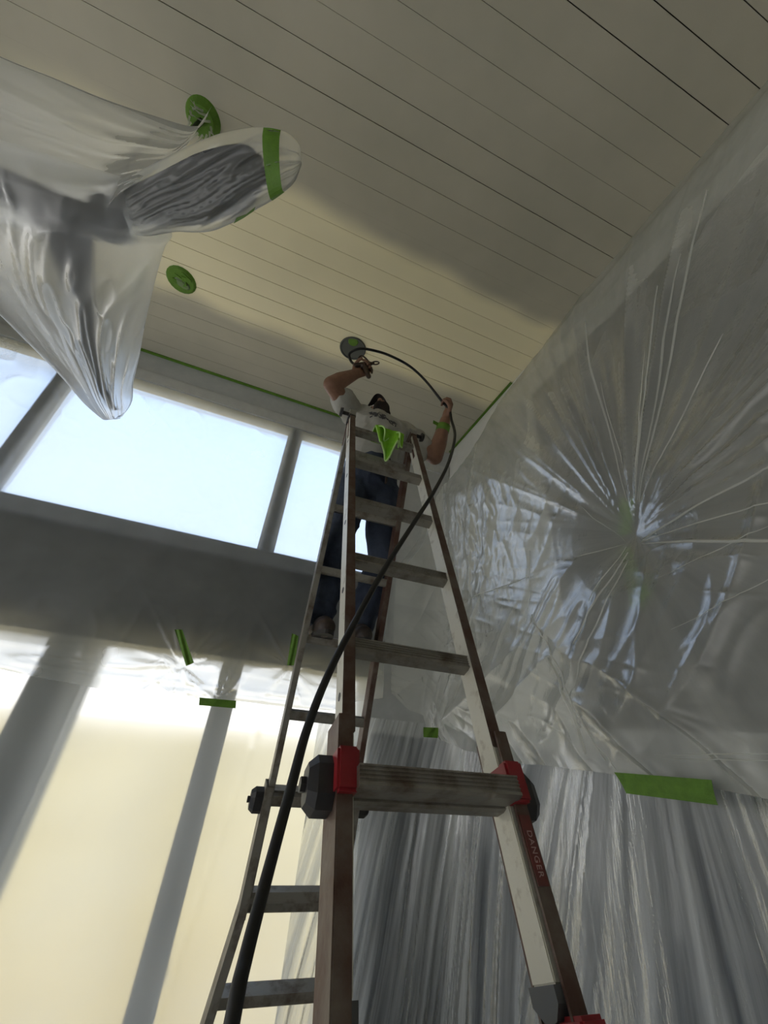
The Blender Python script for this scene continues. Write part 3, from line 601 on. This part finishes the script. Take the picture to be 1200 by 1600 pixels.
# hinges
hc = (Fk(-.45) + Gk(.32)) / 2
for sgn in (-1, 1):
    c = hc + rr * sgn * (h + .012)
    hg = build('hinge', MB().disc(c - rr * .016, rr, .040, .032, 26), MAT['steel'], lad)
    build('hinge_arm', MB().tube([c, Fk(.3) + rr * sgn * (h + .012)], .016, 8).tube([c, Gk(.9) + rr * sgn * (h + .012)], .016, 8), MAT['alu_rust'], hg)
    kc = c + rr * sgn * .016 + nn * .015
    build('hinge_knob', MB().disc(kc, rr * sgn, .010, .035, 12).disc(kc + rr * sgn * .035, rr * sgn, .026, .014, 10, .022), MAT['black'], hg)
    build('hinge_cap', MB().obox(Fk(-.40) + rr * sgn * (h + .012), rr, mf, uf, .018, .034, .018), MAT['black' if sgn < 0 else 'alu_rust'], hg, bevel=.003)
for k_, sgn in ((1.75, 1),):
    build('pull_ring', MB().tube([Fk(.95) + rr * (h - .012) + uf * (.022 * math.cos(a)) + mf * (.014 * math.sin(a)) - mf * .01 for a in np.linspace(0, 6.283, 16, endpoint=False)], .003, 6, True), MAT['steel'], lad, True)
for sgn in (-1, 1):
    build('foot', MB().obox(Fk(9.98) + rr * sgn * (h + .12), rr, mf, uf, .026, .046, .022), MAT['grey_rubber'], lad, bevel=.004)
    build('foot', MB().obox(Gk(10.12) + rr * sgn * (h + .12), rr, mr, ur, .026, .046, .022), MAT['grey_rubber'], lad, bevel=.004)

# ------------------------------------------------------------------ person
per = thing('person', 'person in grey T-shirt, jeans and cap high on the ladder, both arms raised', 'person')
V = Vector
bx = .50
footA, footB = V((.355, 1.79, .385)), V((.535, 1.81, .385))
hipA, hipB = V((.40, 1.80, 1.20)), V((.585, 1.80, 1.20))
kneeA, kneeB = V((.355, 1.75, .80)), V((.60, 1.76, .80))
ankA, ankB = V((.345, 1.83, .45)), V((.55, 1.84, .45))
pel, wst, chest = V((.495, 1.80, 1.27)), V((.50, 1.775, 1.42)), V((.505, 1.79, 1.62))
shA, shB = V((.335, 1.80, 1.745)), V((.675, 1.80, 1.725))
elA, haA = V((.148, 1.64, 1.755)), V((.300, 1.635, 1.935))
elB, haB = V((.865, 1.70, 1.525)), V((.896, 1.60, 1.835))
neck = V((.512, 1.83, 1.80)); head = V((.530, 1.900, 1.885))
fw = V((-.22, -.40, .88)).normalized(); upv = V((.05, .88, .42)); upv = (upv - fw * upv.dot(fw)).normalized(); sdv = fw.cross(upv)
def arm(mb, sh, el, wr_, k=1.0):
    mb.cap(sh, sh.lerp(el, .45), .056 * k, .050 * k).cap(sh.lerp(el, .45), el, .050 * k, .041 * k).cap(el, el.lerp(wr_, .35), .041 * k, .043 * k).cap(el.lerp(wr_, .35), wr_, .043 * k, .028 * k)
body = MB()
wrA = elA.lerp(haA, .80); wrB = elB.lerp(haB, .80)
arm(body, shA, elA, wrA, 1.18); arm(body, shB, elB, wrB, 1.18)
body.cap(pel, wst, .10, .095).cap(wst, chest, .095, .13).cap(chest, neck, .13, .06).cap(shA, shB, .06, .06).cap(neck, head - upv * .05, .056, .052)
body.cap(hipA, kneeA, .075, .055).cap(hipB, kneeB, .075, .055).cap(kneeA, ankA, .05, .04).cap(kneeB, ankB, .05, .04)
# head: skull, jaw, chin, nose, brow, ears, lips
body.ell(head, sdv * .074, fw * .093, upv * .105).ell(head + fw * .035 - upv * .065, sdv * .052, fw * .052, upv * .052).ell(head + fw * .072 - upv * .098, sdv * .022, fw * .018, upv * .017)
body.cap(head + fw * .088 + upv * .015, head + fw * .112 - upv * .028, .010, .016).ell(head + fw * .084 + upv * .028, sdv * .045, fw * .012, upv * .012)
body.ell(head + fw * .087 - upv * .062, sdv * .025, fw * .010, upv * .010)
for e_ in (-1, 1): body.ell(head + sdv * e_ * .078 - upv * .005, sdv * .010, fw * .022, upv * .034)
# hands: palm and five bent fingers each
def hand(mb, wr_, palm_c, out, across, curl_to, thumb_side, lens=(.074, .080, .074, .060)):
    """out: wrist -> knuckles; across: index -> little finger; curl_to: direction the fingers bend"""
    kn = palm_c + out * .040
    mb.cap(wr_, palm_c - out * .01, .026, .028)
    for i, L in enumerate(lens):
        b = kn + across * (i - 1.5) * .0205
        mb.cap(palm_c - out * .035 + across * (i - 1.5) * .013, b, .0155, .0125)
        p1 = b + (out * .75 + curl_to * .5).normalized() * L * .45
        p2 = p1 + (out * -.15 + curl_to * .98).normalized() * L * .34
        p3 = p2 + (out * -.9 + curl_to * .35).normalized() * L * .28
        mb.cap(b, p1, .0105, .0098, 10, 4).cap(p1, p2, .0098, .009, 10, 4).cap(p2, p3, .009, .008, 10, 4)
    tb = palm_c - out * .02 - across * .030
    t1 = tb - across * .024 + out * .022 + curl_to * .014; t2 = t1 + out * .026 + curl_to * .026; t3 = t2 + across * .012 + curl_to * .020 + out * .008
    mb.cap(tb, t1, .016, .0125).cap(t1, t2, .012, .0105, 10, 4).cap(t2, t3, .0105, .009, 10, 4)
oA = (haA - elA).normalized(); acA = (V((.55, -.1, -.45)) - oA * V((.55, -.1, -.45)).dot(oA)).normalized(); cuA = oA.cross(acA); cuA = cuA if cuA.y < 0 else -cuA
hand(body, wrA, haA, oA, acA, cuA, -1)
oB = (haB - elB).normalized(); acB = (V((.0, 1, .35)) - oB * V((.0, 1, .35)).dot(oB)).normalized(); cuB = oB.cross(acB); cuB = cuB if cuB.x < 0 else -cuB
hand(body, wrB, haB, oB, acB, cuB, 1)
remeshed('body', body, MAT['skin'], .0045, 3, per)
# shirt with short sleeves
shm = MB().cap(wst + zz * .07, chest, .148, .152).cap(wst + zz * .06 + V((.06, 0, 0)), chest + V((.07, 0, .02)), .125, .128).cap(wst + zz * .06 - V((.06, 0, 0)), chest + V((-.07, 0, .02)), .125, .128)
shm.cap(chest, neck - zz * .04, .14, .085).cap(shA, shB, .075, .075).cap(neck - zz * .035, neck - zz * .005, .078, .070)
shm.cap(shA, shA.lerp(elA, .50), .078, .076).cap(shB, shB.lerp(elB, .58), .080, .082)
shm.cap(shB.lerp(elB, .2), shB.lerp(elB, .7) - zz * .05 - V((.03, 0, 0)), .07, .055)
wrk = lambda co: .012 * (ridge(co[:, 0] * 9 + co[:, 2] * 5, co[:, 2] * 11 - co[:, 0] * 4, 71) ** 2) + .006 * ridge(co[:, 0] * 22, co[:, 2] * 16 + co[:, 1] * 20, 72) - .008
tso = remeshed('t_shirt', shm, MAT['shirt'], .008, 4, per, wrk)
# illegible print below the collar: a band of small strokes
from mathutils.bvhtree import BVHTree
bvh = BVHTree.FromPolygons([v.co.copy() for v in tso.data.vertices], [tuple(p.vertices) for p in tso.data.polygons])
mb = MB()
for k in range(60):
    u_ = random.random(); tgt = V((.432 + .175 * u_, 1.75, 1.738 + .030 * (1 - (2 * u_ - 1) ** 2) + random.uniform(-.020, .016) - .02 * u_))
    hit, nrm, _, _ = bvh.ray_cast(V((0, 0, 0)), tgt.normalized())
    if hit is None: continue
    d = (V((1, 0, -.25)) + V((random.uniform(-.6, .6), 0, random.uniform(-1.4, 1.4)))); d = (d - nrm * d.dot(nrm)).normalized()
    mb.obox(hit + nrm * .001, d, nrm, d.cross(nrm), random.uniform(.005, .012), .0012, .0032)
build('chest_print', mb, MAT['print'], per)
# jeans
jn = MB().cap(pel, pel + zz * .14, .145, .132).cap(pel - V((.06, 0, .03)), pel + V((-.05, 0, .1)), .115, .11).cap(pel + V((.06, 0, -.03)), pel + V((.05, 0, .1)), .115, .11)
for hp, kn, an in ((hipA, kneeA, ankA), (hipB, kneeB, ankB)):
    jn.cap(hp, hp.lerp(kn, .4), .108, .094).cap(hp.lerp(kn, .4), kn, .094, .076).cap(kn, kn.lerp(an, .5), .076, .072).cap(kn.lerp(an, .5), an + zz * .01, .072, .068)
wrj = lambda co: .010 * ridge(co[:, 0] * 7 + co[:, 2] * 3, co[:, 2] * 13 + co[:, 0] * 5, 75) ** 2 + .010 * np.clip((.75 - co[:, 2]) / .3, 0, 1) * ridge(co[:, 0] * 3, co[:, 2] * 26 + co[:, 0] * 8, 76) ** 2 - .006
jo = remeshed('jeans', jn, MAT['denim'], .008, 4, per, wrj)
build('belt', MB().tube([(pel.x + .142 * math.cos(a), pel.y + .128 * math.sin(a), pel.z + .175 + .004 * math.sin(a)) for a in np.linspace(0, 6.2832, 30, endpoint=False)], .016, 8, True), MAT['boot'], per, True)
build('fly', MB().box(pel.x + .05, pel.x + .058, pel.y - .152, pel.y - .13, pel.z - .07, pel.z + .08).disc((pel.x + .054, pel.y - .150, pel.z + .085), (0, -1, 0), .009, .006, 12), MAT['boot'], per)
for f_, an in ((footA, ankA), (footB, ankB)):
    bm_ = MB().cap(an - zz * .02, an + zz * .06, .052, .056).cap(f_ + V((0, .06, .02)), f_ + V((0, -.10, .008)), .045, .042).cap(f_ + V((0, .03, .035)), f_ + V((0, -.06, .025)), .045, .042)
    bt = remeshed('boot', bm_, MAT['boot'], .007, 3, per)
    build('sole', MB().prism([(math.cos(t) * (.047 if math.cos(t) else .047), -.025 + math.sin(t) * .135) for t in np.linspace(0, 6.2832, 24, endpoint=False)], V((f_.x, f_.y, f_.z - .018)), V((1, 0, 0)), V((0, 1, 0)), zz, -.012, .006), MAT['sole'], bt)
# cap and beard
cp = MB().ell(head + upv * .025 - fw * .006, sdv * .086, fw * .104, upv * .100)
capm = MB()
n_, m_ = 28, 9
Vc = []; 
for i in range(m_):
    g = i / (m_ - 1) * math.pi / 2
    Vc += [head + upv * (.030 + .092 * math.sin(g)) + (sdv * math.cos(t) * .086 + fw * math.sin(t) * .104) * math.cos(g) - fw * .006 for t in np.linspace(0, 6.2832, n_, endpoint=False)]
capm.add(Vc, [(i * n_ + k, i * n_ + (k + 1) % n_, (i + 1) * n_ + (k + 1) % n_, (i + 1) * n_ + k) for i in range(m_ - 1) for k in range(n_)])
co = build('cap', capm, MAT['cap'], per, True)
bill = np.array([[head + upv * (.036 - .02 * (2 * v - 1) ** 2 - .012 * u) + sdv * (2 * v - 1) * .078 * (1 - .25 * u * u) + fw * (.070 + .03 * (1 - (2 * v - 1) ** 2) + u * .075 * math.sqrt(max(0, 1 - (2 * v - 1) ** 2 * .8))) for v in np.linspace(0, 1, 15)] for u in np.linspace(0, 1, 8)])
build('bill', MB().grid(bill).grid(bill[::-1] - np.array(upv * .004)), MAT['cap'], co, True)
bd = MB().ell(head + fw * .040 - upv * .078, sdv * .056, fw * .055, upv * .048).ell(head + fw * .005 - upv * .07, sdv * .066, fw * .05, upv * .045)
remeshed('beard', bd, MAT['cap'], .006, 2, per)
for e_ in (-1, 1):
    build('eye', MB().ell(head + fw * .083 + sdv * e_ * .030 + upv * .010, sdv * .013, fw * .008, upv * .008, 10, 8), MAT['white_eye'], per, True)
# green tape bracelet with a loose tail
tb = elB.lerp(haB, .62); ax = oB; a_ = ax.orthogonal().normalized(); b_ = ax.cross(a_)
pts = [[tb + ax * l + (a_ * math.cos(t) + b_ * math.sin(t)) * .041 for t in np.linspace(0, 6.2832, 25)] for l in (-.022, .0, .022)]
wb = build('wrist_tape', MB().grid(np.array(pts)), MAT['tape'], per, True); sm = wb.modifiers.new('t', 'SOLIDIFY'); sm.thickness = .002
build('tape_tail', MB().obox(tb + V((-.052, -.01, .012)), V((1, .1, -.1)).normalized(), V((0, 1, .2)).normalized(), V((0, -.2, 1)).normalized(), .024, .002, .011), MAT['tape'], wb)

# ------------------------------------------------------------------ spray gun and hose
gun = thing('spray_gun', 'small dark paint spray gun held up near the ceiling', 'spray gun')
gc = haA + cuA * .030 + oA * .03
gx = V((.75, -.25, .25)).normalized(); gz = V((-.25, .05, .95)); gz = (gz - gx * gz.dot(gx)).normalized(); gy = gz.cross(gx)
build('handle', MB().cap(gc - gz * .085 + gx * .01, gc + gz * .01, .015, .014), MAT['gun'], gun, True)
build('gun_body', MB().cap(gc + gz * .02 - gx * .05, gc + gz * .02 + gx * .045, .015, .012).obox(gc + gz * .012, gx, gy, gz, .022, .012, .018), MAT['gun'], gun, True)
build('trigger', MB().tube(catmull([gc + gx * .03 + gz * .01, gc + gx * .042 - gz * .03, gc + gx * .034 - gz * .062], 5), .006, 8), MAT['gun'], gun, True)
build('trigger_guard', MB().tube(catmull([gc + gz * .03 - gx * .035, gc + gz * .085 - gx * .018, gc + gz * .092 + gx * .010, gc + gz * .03 + gx * .04], 6), .0055, 8), MAT['gun'], gun, True)
build('tip_guard', MB().tube([gc + gx * .075 + gz * .022 + gx * .022 * math.cos(a) + gz * .013 * math.sin(a) for a in np.linspace(0, 6.283, 16, endpoint=False)], .0045, 8, True).cap(gc + gx * .045 + gz * .02, gc + gx * .062 + gz * .02, .009, .007), MAT['gun'], gun, True)
HP = [tuple(gc - gx * .05 + gz * .02), (0.235, 1.65, 2.020), (0.215, 1.63, 2.058), (0.263, 1.58, 2.071), (0.355, 1.57, 2.093), (0.466, 1.58, 2.117), (0.611, 1.6, 2.118), (0.736, 1.61, 2.051), (0.857, 1.605, 1.913), (0.893, 1.575, 1.83), (0.895, 1.55, 1.72), (0.877, 1.48, 1.53), (0.772, 1.36, 1.226), (0.615, 1.2, 0.907), (0.491, 1.1, 0.679), (0.346, 0.98, 0.415), (0.247, 0.887, 0.216), (0.19, 0.821, 0.093), (0.158, 0.775, 0.001), (0.137, 0.72, -0.077), (0.116, 0.666, -0.159), (0.099, 0.612, -0.215), (0.091, 0.574, -0.248), (.085, .52, -.40), (.04, .47, -.8), (-.06, .46, -1.2), (-.3, .5, -1.47), (-.7, .7, -1.488), (-1.2, .9, -1.488)]
tag(build('spray_hose', MB().tube(catmull(HP, 8), .0080, 12), MAT['hose'], smooth=True), 'long black paint hose looping from the raised hand down across the ladder', 'hose')

# ------------------------------------------------------------------ lime rag over the top rung
nu, nv = 44, 56; P = np.zeros((nu, nv, 3)); top = Fk(-.05)
for i in range(nu):
    for j in range(nv):
        u, v = i / (nu - 1), j / (nv - 1)                 # u across, v from behind over the rung and down the front
        s_ = v * .27 - .025                                # length along the drape
        if s_ < 0: m_off, z_off, wd = -.034, .026 + s_, .15
        elif s_ < .06: m_off, z_off, wd = -.034 + s_ * 1.16, .026 + .006 * math.sin(s_ / .06 * math.pi), .155
        else:
            t = (s_ - .06) / .185
            m_off, z_off, wd = .036 + .012 * t, .026 - (s_ - .06) * (1.0 - .35 * abs(2 * u - .8) ** 1.5), .155 - .045 * t
            m_off += .022 * t ** .5 * math.sin(u * 9.5 + .6) + .006 * t * math.sin(u * 21 + 2 * t)
            z_off += .022 * t * math.sin(u * 9.5 - .4)
            m_off += .012 * t * math.cos(u * 14)
        P[i, j] = top + rr * ((u - .5) * wd + .022 + .010 * math.sin(u * 6.3) * max(0, v - .4)) + mf * m_off + zz * z_off
rg = build('cleaning_rag', MB().grid(P), MAT['rag'], smooth=True); sm = rg.modifiers.new('t', 'SOLIDIFY'); sm.thickness = .003
tag(rg, 'lime green cloth draped over the top front rung', 'cloth')
Q = np.zeros((nu, 26, 3))
for i in range(nu):
    for j in range(26):
        u, v = i / (nu - 1), j / 25; t = v
        m_off = .030 + .030 * t ** .6 * (1 + math.sin(u * 10.5 - .5)) * .6
        z_off = .034 - .030 * v * 2.6 * (.75 + .5 * math.sin(u * 10.5 - 2.0)) - .01 * u
        Q[i, j] = top + rr * ((u - .5) * .150 + .026 + .012 * t * math.sin(u * 12)) + mf * m_off + zz * z_off
fl = build('flap', MB().grid(Q), MAT['rag'], rg, True); sm = fl.modifiers.new('t', 'SOLIDIFY'); sm.thickness = .003
build('hem', MB().tube([Q[i, -1] for i in range(nu)], .0045, 6), MAT['rag_edge'], fl, True)
hem = [P[i, -1] for i in range(nu)]
build('hem', MB().tube(hem, .0045, 6).tube([P[0, j] for j in range(nv)], .003, 6).tube([P[-1, j] for j in range(nv)], .003, 6), MAT['rag_edge'], rg, True)
